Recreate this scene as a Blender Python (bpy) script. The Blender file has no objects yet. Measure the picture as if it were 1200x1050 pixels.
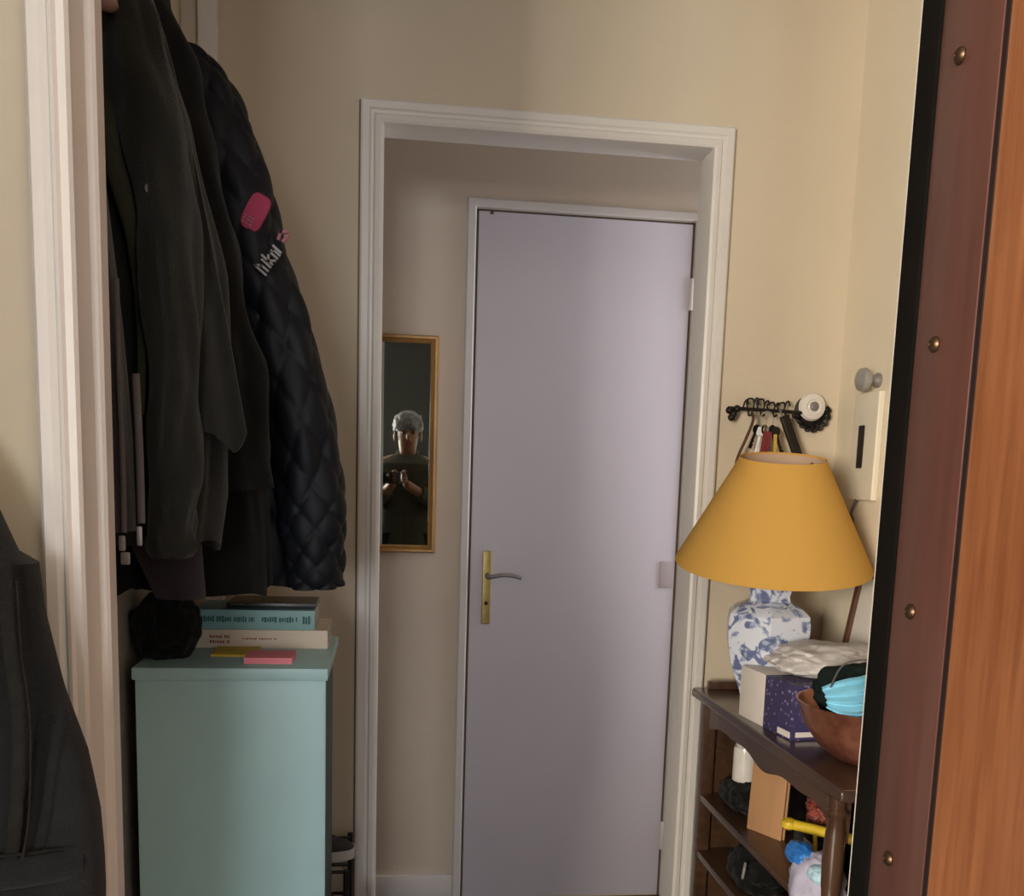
import bpy, bmesh, math, random
from mathutils import Vector, Matrix, noise
from math import sin, cos, pi, radians, sqrt

sc = bpy.context.scene
COL = sc.collection
random.seed(7)

# ------------------------------------------------------------------ materials
def mat(name, col, rough=.6, metal=0., spec=.5, noise_amt=0., nscale=8., stretch=(1, 1, 1), bump=0., bscale=60.,
        col2=None, sheen=0., trans=0., alpha=1., coat=0.):
    m = bpy.data.materials.new(name); m.use_nodes = True
    nt = m.node_tree; b = nt.nodes['Principled BSDF']
    b.inputs['Base Color'].default_value = (*col, 1)
    b.inputs['Roughness'].default_value = rough
    b.inputs['Metallic'].default_value = metal
    b.inputs['Specular IOR Level'].default_value = spec
    if sheen:
        b.inputs['Sheen Weight'].default_value = sheen
        b.inputs['Sheen Roughness'].default_value = .6
    if trans: b.inputs['Transmission Weight'].default_value = trans
    if alpha < 1: b.inputs['Alpha'].default_value = alpha
    if coat: b.inputs['Coat Weight'].default_value = coat; b.inputs['Coat Roughness'].default_value = .15
    tc = None
    if noise_amt or col2 or bump:
        tc = nt.nodes.new('ShaderNodeTexCoord'); mp = nt.nodes.new('ShaderNodeMapping')
        mp.inputs['Scale'].default_value = stretch
        nt.links.new(tc.outputs['Object'], mp.inputs['Vector'])
    if noise_amt or col2:
        n = nt.nodes.new('ShaderNodeTexNoise'); n.inputs['Scale'].default_value = nscale
        n.inputs['Detail'].default_value = 5; n.inputs['Roughness'].default_value = .6
        nt.links.new(mp.outputs['Vector'], n.inputs['Vector'])
        r = nt.nodes.new('ShaderNodeValToRGB')
        c2 = col2 if col2 else tuple(c * (1 - noise_amt) for c in col)
        r.color_ramp.elements[0].position = .32; r.color_ramp.elements[1].position = .68
        r.color_ramp.elements[0].color = (*c2, 1); r.color_ramp.elements[1].color = (*col, 1)
        nt.links.new(n.outputs['Fac'], r.inputs['Fac']); nt.links.new(r.outputs['Color'], b.inputs['Base Color'])
    if bump:
        n2 = nt.nodes.new('ShaderNodeTexNoise'); n2.inputs['Scale'].default_value = bscale
        n2.inputs['Detail'].default_value = 3
        nt.links.new(mp.outputs['Vector'], n2.inputs['Vector'])
        bp = nt.nodes.new('ShaderNodeBump'); bp.inputs['Strength'].default_value = bump; bp.inputs['Distance'].default_value = .01
        nt.links.new(n2.outputs['Fac'], bp.inputs['Height']); nt.links.new(bp.outputs['Normal'], b.inputs['Normal'])
    return m

def porcelain():
    m = mat('blue_white_porcelain', (.80, .82, .88), .12, spec=.6)
    nt = m.node_tree; b = nt.nodes['Principled BSDF']
    tc = nt.nodes.new('ShaderNodeTexCoord')
    n = nt.nodes.new('ShaderNodeTexNoise'); n.inputs['Scale'].default_value = 27; n.inputs['Detail'].default_value = 4
    n.inputs['Distortion'].default_value = 1.4
    nt.links.new(tc.outputs['Object'], n.inputs['Vector'])
    r = nt.nodes.new('ShaderNodeValToRGB')
    e = r.color_ramp.elements
    e[0].position = .50; e[0].color = (.72, .76, .86, 1)
    e[1].position = .60; e[1].color = (.15, .18, .32, 1)
    x = e.new(.54); x.color = (.40, .47, .66, 1)
    nt.links.new(n.outputs['Fac'], r.inputs['Fac']); nt.links.new(r.outputs['Color'], b.inputs['Base Color'])
    return m

def printed():
    m = mat('printed_purple_card', (.10, .08, .22), .45)
    nt = m.node_tree; b = nt.nodes['Principled BSDF']
    tc = nt.nodes.new('ShaderNodeTexCoord')
    v = nt.nodes.new('ShaderNodeTexVoronoi'); v.inputs['Scale'].default_value = 95
    nt.links.new(tc.outputs['Object'], v.inputs['Vector'])
    r = nt.nodes.new('ShaderNodeValToRGB'); e = r.color_ramp.elements
    e[0].position = .16; e[0].color = (.30, .27, .40, 1)
    e[1].position = .34; e[1].color = (.05, .04, .115, 1)
    nt.links.new(v.outputs['Distance'], r.inputs['Fac']); nt.links.new(r.outputs['Color'], b.inputs['Base Color'])
    return m

def shade_cloth():
    m = mat('yellow_shade_cloth', (.86, .52, .125), .85, spec=.2, bump=.15, bscale=400)
    nt = m.node_tree; b = nt.nodes['Principled BSDF']
    tl = nt.nodes.new('ShaderNodeBsdfTranslucent'); tl.inputs['Color'].default_value = (.80, .42, .05, 1)
    mx = nt.nodes.new('ShaderNodeMixShader'); mx.inputs['Fac'].default_value = .3
    out = nt.nodes['Material Output']
    nt.links.new(b.outputs[0], mx.inputs[1]); nt.links.new(tl.outputs[0], mx.inputs[2])
    nt.links.new(mx.outputs[0], out.inputs['Surface'])
    return m

M = {}
M['wall'] = mat('cream_wall_paint', (.66, .57, .435), .75, noise_amt=.06, nscale=3, bump=.12, bscale=25)
M['wall_lit'] = mat('cream_wall_paint_lit', (.78, .695, .535), .75, noise_amt=.05, nscale=3, bump=.12, bscale=25)  # cream paint lightened to make up for weak light on the side wall
M['far_wall'] = mat('beige_corridor_paint', (.66, .565, .465), .75, noise_amt=.06, nscale=3, bump=.12, bscale=25)
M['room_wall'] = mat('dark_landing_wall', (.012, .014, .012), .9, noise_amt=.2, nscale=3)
M['room_side'] = mat('landing_side_wall', (.62, .56, .46), .9, noise_amt=.05, nscale=3)
M['ceiling'] = mat('ceiling_white', (.72, .69, .62), .9, noise_amt=.03, nscale=5)
M['floor'] = mat('dark_floor_boards', (.055, .032, .02), .35, noise_amt=.6, nscale=6, stretch=(12, 1, 1))
M['trim'] = mat('white_gloss_trim', (.75, .715, .67), .35, noise_amt=.05, nscale=4)
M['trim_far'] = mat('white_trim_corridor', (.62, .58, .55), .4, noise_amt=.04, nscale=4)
M['door_white'] = mat('lilac_white_door_paint', (.61, .57, .635), .42, noise_amt=.05, nscale=2)
M['gap'] = mat('shadow_gap', (.10, .075, .06), .8, noise_amt=.2)
M['brass'] = mat('worn_brass', (.50, .38, .14), .38, metal=.75, noise_amt=.25, nscale=25)
M['steel'] = mat('grey_steel', (.32, .30, .29), .42, metal=.5, noise_amt=.2, nscale=30)
M['chrome'] = mat('chrome_metal', (.42, .41, .40), .45, metal=.5, noise_amt=.1, nscale=30)
M['mahogany'] = mat('red_brown_stile', (.125, .052, .040), .34, noise_amt=.25, nscale=5, stretch=(9, 9, .6), coat=.5)
M['panel'] = mat('orange_wood_panel', (.34, .135, .056), .33, col2=(.215, .072, .027), nscale=7, stretch=(9, 9, .55), coat=.25)
M['black_rubber'] = mat('near_black_frame', (.006, .0045, .0035), .85, spec=.12, noise_amt=.3, nscale=12)
M['groove'] = mat('dark_wood_groove', (.02, .008, .006), .6, noise_amt=.3)
M['screw'] = mat('bronze_screw', (.14, .085, .05), .38, metal=.8, noise_amt=.4, nscale=90)
M['gilt'] = mat('gilt_wood', (.46, .25, .075), .38, metal=.25, noise_amt=.3, nscale=16, stretch=(1, 1, .3))
M['mirror'] = mat('mirror_glass', (.62, .66, .62), .015, metal=1., noise_amt=.02, nscale=2)
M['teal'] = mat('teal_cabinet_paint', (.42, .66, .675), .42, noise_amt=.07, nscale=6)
M['teal_dark'] = mat('dark_teal_paint_shaded', (.018, .045, .048), .5, noise_amt=.2, nscale=6)  # dark side paint, deepened for the shadow the side lies in
M['book_teal'] = mat('teal_book_cover', (.28, .52, .50), .45, noise_amt=.08, nscale=20)
M['book_ink'] = mat('dark_teal_ink', (.035, .14, .15), .6, noise_amt=.1)
M['book_beige'] = mat('beige_book_cover', (.78, .66, .51), .5, noise_amt=.08, nscale=20)
M['red_ink'] = mat('faded_red_ink', (.40, .12, .09), .6, noise_amt=.1)
M['pages'] = mat('book_pages', (.60, .55, .48), .9, noise_amt=.3, nscale=40, stretch=(1, 1, 40))
M['book_dark'] = mat('dark_book_cover', (.018, .018, .022), .3, noise_amt=.5, nscale=40)
M['yellow_note'] = mat('yellow_note_paper', (.78, .56, .08), .8, noise_amt=.06)
M['pink_note'] = mat('pink_note_paper', (.85, .28, .33), .8, noise_amt=.06)
fab = dict(rough=.95, spec=.15, bump=.25, bscale=350)
M['black_cloth'] = mat('black_cloth', (.0055, .0055, .005), noise_amt=.3, nscale=20, sheen=.05, **fab)
M['olive_cloth'] = mat('dark_olive_cloth', (.0125, .0128, .0095), noise_amt=.25, nscale=15, sheen=.12, **fab)
M['olive_trim'] = mat('olive_lining', (.038, .037, .022), noise_amt=.2, nscale=15, **fab)
M['plum_cloth'] = mat('plum_brown_cloth', (.020, .014, .015), noise_amt=.25, nscale=15, sheen=.15, **fab)
M['mauve_cloth'] = mat('mauve_grey_cloth', (.036, .028, .036), noise_amt=.2, nscale=20, sheen=.1, **fab)
M['navy_quilt'] = mat('navy_quilted_nylon', (.006, .008, .013), .6, spec=.28, noise_amt=.3, nscale=12)
M['denim'] = mat('charcoal_denim', (.013, .0145, .016), noise_amt=.3, nscale=30, sheen=.08, **fab)
M['denim_seam'] = mat('brown_denim_stitch', (.018, .017, .016), noise_amt=.3, nscale=60, **fab)
M['pink_patch'] = mat('magenta_patch', (.40, .03, .09), .7, noise_amt=.1, nscale=40)
M['white_thread'] = mat('white_thread', (.36, .34, .33), .8, noise_amt=.2, nscale=50)
M['pink_thread'] = mat('pink_thread', (.42, .15, .20), .8, noise_amt=.2, nscale=50)
M['cord_grey'] = mat('grey_cord', (.10, .085, .085), .8, noise_amt=.2, nscale=40)
M['darkwood'] = mat('dark_walnut', (.085, .042, .022), .32, noise_amt=.5, nscale=6, stretch=(9, .8, 9), coat=.3)
M['darkwood_top'] = mat('dark_walnut_top', (.075, .045, .032), .28, noise_amt=.4, nscale=6, stretch=(9, .8, 9), coat=.4)
M['darkwood_v'] = mat('dark_walnut_post', (.10, .05, .028), .3, noise_amt=.5, nscale=6, stretch=(9, 9, .8), coat=.4)
M['porcelain'] = porcelain()
M['white_porcelain'] = mat('white_porcelain', (.78, .74, .68), .15, noise_amt=.06, nscale=40)
M['shade'] = shade_cloth()
M['shade_in'] = mat('pale_shade_lining', (.72, .50, .36), .8, noise_amt=.05)
M['white_card'] = mat('white_card', (.78, .72, .66), .6, noise_amt=.05, nscale=15)
M['purple_card'] = printed()
M['plastic_bag'] = mat('translucent_plastic_film', (.74, .70, .68), .28, trans=.25, noise_amt=.12, nscale=14)
M['copper'] = mat('copper', (.62, .27, .17), .28, metal=.7, col2=(.20, .055, .035), nscale=13)
M['blue_mask'] = mat('pale_blue_mask_fabric', (.22, .60, .82), .8, noise_amt=.2, nscale=30)
M['white_fabric'] = mat('white_fabric', (.75, .78, .80), .8, noise_amt=.05)
M['green_black'] = mat('dark_green_cloth', (.010, .020, .019), noise_amt=.3, nscale=20, **fab)
M['iron'] = mat('black_iron', (.022, .018, .015), .5, metal=.5, noise_amt=.4, nscale=60)
M['red_plastic'] = mat('dark_red_plastic', (.20, .02, .03), .4, noise_amt=.2, nscale=40)
M['brown_leather'] = mat('brown_leather', (.14, .075, .045), .6, noise_amt=.4, nscale=50)
M['yellow_metal'] = mat('yellow_key_tag', (.60, .40, .06), .5, noise_amt=.2, nscale=60)
M['ivory'] = mat('ivory_plastic', (.76, .70, .57), .4, noise_amt=.03)
M['slot'] = mat('brown_black_slot', (.016, .009, .007), .6, noise_amt=.2)
M['frame_brown'] = mat('brown_frame_wood', (.13, .055, .03), .4, noise_amt=.4, nscale=20)
M['paper_white'] = mat('white_mount', (.72, .68, .60), .8, noise_amt=.05)
M['cardboard'] = mat('tan_cardboard', (.47, .255, .12), .75, noise_amt=.15, nscale=6, stretch=(4, 4, .5))
M['yellow_plastic'] = mat('bright_yellow_plastic', (.68, .47, .03), .4, noise_amt=.08)
M['blue_plastic'] = mat('bright_blue_plastic', (.03, .20, .62), .4, noise_amt=.15, nscale=20)
M['lilac_film'] = mat('lilac_white_plastic_film', (.58, .56, .72), .3, noise_amt=.3, nscale=14)
M['cyan_film'] = mat('pale_cyan_print', (.45, .66, .78), .4, noise_amt=.2, nscale=20)
M['red_paper'] = mat('red_foil', (.42, .10, .07), .35, noise_amt=.6, nscale=25)
M['shoe_black'] = mat('black_canvas', (.012, .011, .012), .7, noise_amt=.2, nscale=40)
M['sole_white'] = mat('off_white_rubber', (.52, .50, .46), .6, noise_amt=.1)
M['skin'] = mat('skin', (.20, .10, .065), .55, noise_amt=.1, nscale=20)
M['hair_grey'] = mat('silver_grey_hair', (.16, .18, .23), .6, noise_amt=.5, nscale=30)
M['jumper'] = mat('dark_grey_jumper', (.05, .055, .048), noise_amt=.2, nscale=30, **fab)
M['trouser'] = mat('black_trousers', (.012, .012, .014), noise_amt=.2, nscale=30, **fab)
M['phone'] = mat('black_phone_glass', (.012, .012, .014), .15, noise_amt=.1)

# ------------------------------------------------------------------ object helpers
def wloc(o):
    v = Vector((0, 0, 0))
    while o: v += Vector(o.location); o = o.parent
    return v

def obj(name, bm, m, parent=None, smooth=True, origin=None, recalc=True, mods=None, angle=40):
    if recalc: bmesh.ops.recalc_face_normals(bm, faces=bm.faces[:])
    base = wloc(parent) if parent else Vector((0, 0, 0))
    if origin is None:
        if parent: loc = Vector((0, 0, 0))
        else:
            xs = [v.co for v in bm.verts]
            mn = Vector([min(c[i] for c in xs) for i in range(3)]); mx = Vector([max(c[i] for c in xs) for i in range(3)])
            loc = Vector(((mn.x + mx.x) / 2, (mn.y + mx.y) / 2, mn.z))
    else: loc = Vector(origin) - base
    bmesh.ops.translate(bm, verts=bm.verts[:], vec=-(base + loc))
    me = bpy.data.meshes.new(name); bm.to_mesh(me); bm.free()
    ms = m if isinstance(m, (list, tuple)) else [m]
    for k in ms: me.materials.append(M[k] if isinstance(k, str) else k)
    o = bpy.data.objects.new(name, me); COL.objects.link(o)
    o.location = loc
    if parent: o.parent = parent
    if smooth:
        for p in me.polygons: p.use_smooth = True
        me.set_sharp_from_angle(angle=radians(angle))
    return o

def tag(o, label=None, cat=None, group=None, kind=None):
    if label: o['label'] = label
    if cat: o['category'] = cat
    if group: o['group'] = group
    if kind: o['kind'] = kind
    return o

def thing(name, label, cat, loc, group=None, kind=None):
    o = bpy.data.objects.new(name, None); COL.objects.link(o)
    o.location = loc; o.empty_display_size = .05
    return tag(o, label, cat, group, kind)

def struct(name, bm, m, **k):
    o = obj(name, bm, m, **k); o['kind'] = 'structure'; return o

def B(): return bmesh.new()

def box(bm, x0, x1, y0, y1, z0, z1, bev=0., seg=2, mi=0, mtx=None):
    t = B()
    bmesh.ops.create_cube(t, size=1)
    for v in t.verts:
        v.co = Vector((x0 + (v.co.x + .5) * (x1 - x0), y0 + (v.co.y + .5) * (y1 - y0), z0 + (v.co.z + .5) * (z1 - z0)))
    if bev: bmesh.ops.bevel(t, geom=t.edges[:], offset=bev, segments=seg, affect='EDGES', profile=.6)
    merge(bm, t, mi, mtx)
    return bm

def merge(bm, t, mi=0, mtx=None):
    if mtx is not None: bmesh.ops.transform(t, matrix=mtx, verts=t.verts[:])
    for f in t.faces: f.material_index = mi
    me = bpy.data.meshes.new('tmp'); t.to_mesh(me); t.free()
    bm.from_mesh(me); bpy.data.meshes.remove(me)

def lathe(bm, prof, c, seg=48, mi=0, mtx=None, cap=True, poly=0, rot=0.):
    """prof: list of (r, z); axis z through c."""
    t = B(); rings = []
    for r, z in prof:
        ring = []
        for k in range(seg):
            a = 2 * pi * k / seg + rot
            rr = r
            if poly:
                w = pi / poly; aa = (a - rot) % (2 * w) - w
                rr = r * (cos(w) / cos(aa)) * .7 / cos(w) * cos(w) + r * .3 if False else r * ((cos(w) / cos(aa)) * .85 + .15)
            ring.append(t.verts.new((c[0] + rr * cos(a), c[1] + rr * sin(a), c[2] + z)))
        rings.append(ring)
    for i in range(len(rings) - 1):
        for k in range(seg):
            t.faces.new((rings[i][k], rings[i][(k + 1) % seg], rings[i + 1][(k + 1) % seg], rings[i + 1][k]))
    if cap:
        t.faces.new(rings[0]); t.faces.new(rings[-1])
    merge(bm, t, mi, mtx)
    return bm

def catmull(pts, n):
    P = [Vector(p) for p in pts]; out = []
    m = len(P) - 1
    for i in range(n + 1):
        u = i / n * m; k = min(int(u), m - 1); f = u - k
        p0 = P[max(k - 1, 0)]; p1 = P[k]; p2 = P[k + 1]; p3 = P[min(k + 2, m)]
        out.append(.5 * ((2 * p1) + (p2 - p0) * f + (2 * p0 - 5 * p1 + 4 * p2 - p3) * f * f + (3 * p1 - p0 - 3 * p2 + p3) * f ** 3))
    return out

def interp(levels, t):
    n = len(levels) - 1; u = t * n; k = min(int(u), n - 1); f = u - k
    f = f
    return [a + (b - a) * f for a, b in zip(levels[k], levels[k + 1])]

def tube(bm, pts, rad, seg=10, n=24, mi=0, fold=0., seed=0., flat=1., offs=None, up=Vector((0, 0, 1)), smoothpath=True, closed_caps=True):
    """pts: path; rad: one number or a list along the path; flat scales the second axis."""
    P = catmull(pts, n) if smoothpath else [Vector(p) for p in pts]
    n = len(P) - 1
    R = rad if isinstance(rad, (list, tuple)) else [rad, rad]
    R = [r if isinstance(r, (list, tuple)) else (r,) for r in R]
    rings = []; prev = None
    for i, p in enumerate(P):
        tg = (P[min(i + 1, n)] - P[max(i - 1, 0)]).normalized()
        a = prev if prev else (up if abs(tg.dot(up)) < .95 else Vector((1, 0, 0)))
        a = (a - tg * a.dot(tg)).normalized(); b = tg.cross(a); prev = a
        r = interp(R, i / n)[0]
        ring = []
        for k in range(seg):
            an = 2 * pi * k / seg
            rr = r
            if fold: rr *= 1 + fold * noise.noise(Vector((cos(an) * 1.6 + seed, sin(an) * 1.6, i / n * 9 + seed)))
            if offs: rr += offs(an, i / n)
            ring.append(bm.verts.new(p + a * rr * cos(an) + b * rr * flat * sin(an)))
        rings.append(ring)
    for i in range(n):
        for k in range(seg):
            f = bm.faces.new((rings[i][k], rings[i][(k + 1) % seg], rings[i + 1][(k + 1) % seg], rings[i + 1][k])); f.material_index = mi
    if closed_caps:
        bm.faces.new(rings[0]).material_index = mi; bm.faces.new(rings[-1]).material_index = mi
    return bm

def drape(levels, seg=110, rings=64, amp=.06, nf=7, seed=1., xmin=None, ex=2.4, offs=None, hem=.0):
    """hanging cloth: levels top to bottom (z, x0, x1, y0, y1)."""
    bm = B(); R = []
    for i in range(rings + 1):
        t = i / rings
        z, x0, x1, y0, y1 = interp(levels, t)
        cx, cy, rx, ry = (x0 + x1) / 2, (y0 + y1) / 2, (x1 - x0) / 2, (y1 - y0) / 2
        ring = []
        for k in range(seg):
            a = 2 * pi * k / seg
            c, s = cos(a), sin(a)
            q = (abs(c) ** ex + abs(s) ** ex) ** (-1 / ex)
            w = sin(nf * a + seed + 1.3 * sin(2.2 * z * pi + seed)) + .6 * sin((nf * 1.7 // 1) * a + 2.1 * seed + z * 5)
            nn = noise.noise(Vector((c * 1.5 + seed, s * 1.5, z * 4 + seed)))
            nn2 = noise.noise(Vector((c * 4 + seed, s * 4, z * 9 - seed)))
            g = amp * (.35 + .65 * min(1, t * 1.6))
            m = 1 + g * .55 * w + amp * 1.1 * nn + amp * .5 * nn2
            x = cx + rx * q * c * m; y = cy + ry * q * s * m
            zz = z + hem * t * t * noise.noise(Vector((c * 1.2 - seed, s * 1.2, 2.))) 
            if offs:
                d = offs(a, z); x += c * d; y += s * d
            if xmin is not None and x < xmin: x = xmin
            ring.append(bm.verts.new((x, y, zz)))
        R.append(ring)
    for i in range(rings):
        for k in range(seg):
            bm.faces.new((R[i][k], R[i][(k + 1) % seg], R[i + 1][(k + 1) % seg], R[i + 1][k]))
    bm.faces.new(R[0])
    # turned-up hem
    ins = []
    cen = sum((v.co for v in R[-1]), Vector()) / seg
    for v in R[-1]:
        p = cen + (v.co - cen) * .9; p.z = v.co.z + .02; ins.append(bm.verts.new(p))
    for k in range(seg): bm.faces.new((R[-1][k], R[-1][(k + 1) % seg], ins[(k + 1) % seg], ins[k]))
    bm.faces.new(ins)
    return bm

def blob(c, r, seed=0., amp=.25, fr=2.2, sub=5, squash=0., floor=None, pts=None):
    """soft crumpled lump"""
    bm = B(); bmesh.ops.create_icosphere(bm, subdivisions=sub, radius=1)
    for v in bm.verts:
        n = v.co.normalized()
        m = 1 + amp * noise.noise(n * fr + Vector((seed, seed * 1.7, 0))) + amp * .5 * noise.noise(n * fr * 2.7 + Vector((seed, 0, 5)))
        m += amp * .35 * (abs(noise.noise(n * fr * 3.3 + Vector((3, seed, 1)))) - .2)
        p = Vector((n.x * r[0], n.y * r[1], n.z * r[2])) * m + Vector(c)
        if floor is not None and p.z < floor: p.z = floor + .0005 * noise.noise(n * 5)
        v.co = p
    return bm

def plane_frame(bm, axis, u0, u1, v0, v1, w, prof, mi=0, bottom=True, flip=1):
    """mitred moulding round a rectangle in the plane axis='y' (u=x, v=z). prof: list of (outset from the opening, height off the wall)."""
    t = B(); loops = []
    for o_, hgt in prof:
        c = [(u0 - o_, v0 - (o_ if bottom else 0)), (u0 - o_, v1 + o_), (u1 + o_, v1 + o_), (u1 + o_, v0 - (o_ if bottom else 0))]
        loops.append([t.verts.new((a, w - flip * hgt, b)) for a, b in c])
    for i in range(len(loops) - 1):
        for k in range(4 if bottom else 3):
            t.faces.new((loops[i][k], loops[i][(k + 1) % 4], loops[i + 1][(k + 1) % 4], loops[i + 1][k]))
    merge(bm, t, mi)
    return bm

# ------------------------------------------------------------------ key dimensions (metres; camera stands at x=0, y=0)
CAM_H = 1.2976
YB = 2.275           # hall back wall
YF = 2.883           # corridor far wall
XL, XR = -.44, 1.066 # hall side walls
OX0, OX1, OZ = -.017, .7166, 2.045   # opening in the back wall
CEIL = 2.90

# ------------------------------------------------------------------ shell
bm = B(); box(bm, -3.3, 2.0, -5.3, 3.1, -.12, 0); struct('floor', bm, 'floor', smooth=False)
bm = B(); box(bm, -3.3, 2.0, -5.3, 3.1, CEIL, CEIL + .1); struct('ceiling', bm, 'ceiling', smooth=False)
# hall back wall with doorway
bm = B()
box(bm, XL - .1, OX0 - .012, YB, YB + .071, 0, CEIL); box(bm, OX1 + .012, XR + .1, YB, YB + .071, 0, CEIL); box(bm, OX0 - .012, OX1 + .012, YB, YB + .071, OZ + .012, CEIL)
struct('wall_back', bm, 'wall', smooth=False)
bm = B(); box(bm, XL - .1, XL, 1.08, YB, 0, CEIL); struct('wall_left', bm, 'wall', smooth=False)
bm = B(); box(bm, XR, XR + .1, 1.08, YB, 0, CEIL); struct('wall_right', bm, 'wall_lit', smooth=False)
# entry wall, the opening we look through
bm = B()
box(bm, -3.2, -.31, 1.0, 1.075, 0, CEIL); box(bm, .60, 2.0, 1.0, 1.034, 0, CEIL); box(bm, -.31, .60, 1.0, 1.034, 2.50, CEIL)
struct('wall_entry', bm, 'wall', smooth=False)
# corridor
bm = B(); box(bm, -1.3, 1.9, YF, YF + .1, 0, CEIL); struct('wall_far', bm, 'far_wall', smooth=False)
bm = B(); box(bm, -1.3, -1.2, YB + .072, YF, 0, CEIL); struct('wall_corridor_left', bm, 'far_wall', smooth=False)
bm = B(); box(bm, 1.8, 1.9, YB + .072, YF, 0, .95); box(bm, 1.8, 1.9, YB + .072, YF, 2.1, CEIL); struct('wall_corridor_right', bm, 'far_wall', smooth=False)
# landing behind the camera, two window openings plus one added for fill light
LX0, LY0 = -3.2, -5.2
bm = B()
box(bm, LX0 - .1, LX0, LY0, 1.075, 0, .85); box(bm, LX0 - .1, LX0, LY0, 1.075, 2.25, CEIL)
box(bm, LX0 - .1, LX0, LY0, -4.6, .85, 2.25); box(bm, LX0 - .1, LX0, -2.6, 1.075, .85, 2.25)
struct('wall_landing_left', bm, 'room_side', smooth=False)
bm = B()
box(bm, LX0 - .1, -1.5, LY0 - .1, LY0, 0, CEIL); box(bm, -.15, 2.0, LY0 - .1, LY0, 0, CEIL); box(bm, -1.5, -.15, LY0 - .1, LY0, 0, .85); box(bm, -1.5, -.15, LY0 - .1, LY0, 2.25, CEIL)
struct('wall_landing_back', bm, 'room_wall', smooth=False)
bm = B(); box(bm, 1.9, 2.0, LY0, -4.7, 0, CEIL); box(bm, 1.9, 2.0, -3.1, 1.0, 0, CEIL); box(bm, 1.9, 2.0, -4.7, -3.1, 0, .85); box(bm, 1.9, 2.0, -4.7, -3.1, 2.25, CEIL); struct('wall_landing_right', bm, 'room_side', smooth=False)
bm = B()
for (x0, x1, z0, z1) in ((-1.5, -1.44, .85, 2.25), (-.21, -.15, .85, 2.25), (-1.5, -.15, .85, .91), (-1.5, -.15, 2.19, 2.25), (-.86, -.80, .85, 2.25)):
    box(bm, x0, x1, LY0 - .07, LY0 - .03, z0, z1)
struct('window_1', bm, 'trim', smooth=False)
bm = B()
for (y0, y1, z0, z1) in ((-4.6, -4.54, .85, 2.25), (-2.66, -2.6, .85, 2.25), (-4.6, -2.6, .85, .91), (-4.6, -2.6, 2.19, 2.25), (-3.63, -3.57, .85, 2.25)):
    box(bm, LX0 - .07, LX0 - .03, y0, y1, z0, z1)
struct('window_2', bm, 'trim', smooth=False)

bm = B()
for (y0, y1, z0, z1) in ((-4.7, -4.64, .85, 2.25), (-3.16, -3.1, .85, 2.25), (-4.7, -3.1, .85, .91), (-4.7, -3.1, 2.19, 2.25), (-3.93, -3.87, .85, 2.25)):
    box(bm, 1.93, 1.97, y0, y1, z0, z1)
struct('added_window', bm, 'trim', smooth=False)  # frame of the unseen window added for the cool fill
bm = B(); box(bm, LX0, -.80, -.1, 0, 0, CEIL); struct('wall_light_blocker', bm, 'room_side', smooth=False)  # unseen partition added to keep side window light off the entry casing
# doorway casing in the back wall (moulded) and its jambs
bm = B()
cas = [(.050, 0), (.050, .016), (.046, .019), (.032, .019), (.028, .015), (.022, .015), (.018, .022), (.008, .024), (.002, .021), (0, .014), (0, -.072), (.04, -.074)]
plane_frame(bm, 'y', OX0, OX1, 0, OZ, YB, cas, bottom=False)
struct('trim_1', bm, 'trim', smooth=True, angle=35)
# dark paint line beside the casing is a real open joint
bm = B(); box(bm, OX1 + .0505, OX1 + .054, YB - .003, YB, 0, OZ + .05); box(bm, OX0 - .054, OX0 - .0505, YB - .003, YB, 0, OZ + .05)
struct('trim_2', bm, mat('old_paint_line', (.24, .17, .09), .8, noise_amt=.2), smooth=False)
# corner duct at the end of the hall
bm = B(); box(bm, -.402, -.362, YB - .03, YB, 0, CEIL, bev=.004); struct('trim_3', bm, 'trim')
# entry casing: stepped architrave, jamb and stop
def entry_frame():
    bm = B()
    prof = [(-.326, 1.000), (-.326, .984), (-.322, .979), (-.312, .979), (-.306, .982), (-.3035, .977), (-.300, .976), (-.297, .979), (-.290, .979), (-.287, .983),
            (-.287, 1.028), (-.284, 1.029), (-.281, 1.029), (-.278, 1.032), (-.278, 1.056), (-.285, 1.058), (-.285, 1.080), (-.31, 1.080)]
    lo = [bm.verts.new((x, y, 0)) for x, y in prof]; hi = [bm.verts.new((x, y, 2.50)) for x, y in prof]
    for i in range(len(prof) - 1): bm.faces.new((lo[i], lo[i + 1], hi[i + 1], hi[i]))
    bm.faces.new(lo); bm.faces.new(hi)
    box(bm, -.31, .60, .978, 1.078, 2.47, 2.53, bev=.003)
    return bm
struct('trim_4', entry_frame(), 'trim', angle=25)
# far door casing
FX0, FX1, FZ = .2465, .8665, 2.040
bm = B()
plane_frame(bm, 'y', FX0 - .008, FX1 + .008, 0, FZ + .008, YF, [(.026, 0), (.026, .010), (.022, .013), (.004, .013), (0, .009), (0, -.04)], bottom=False)
struct('trim_5', bm, 'trim_far', angle=35)
bm = B()
box(bm, -1.2, FX0 - .034, YF - .012, YF, 0, .085, bev=.003)
box(bm, FX1 + .034, 1.8, YF - .012, YF, 0, .085, bev=.003)
struct('baseboard_far', bm, 'trim_far')
bm = B(); box(bm, OX1 + .056, XR, YB - .012, YB, 0, .085, bev=.003); box(bm, XL, OX0 - .056, YB - .012, YB, 0, .085, bev=.003)
struct('baseboard_back', bm, 'trim')

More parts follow.
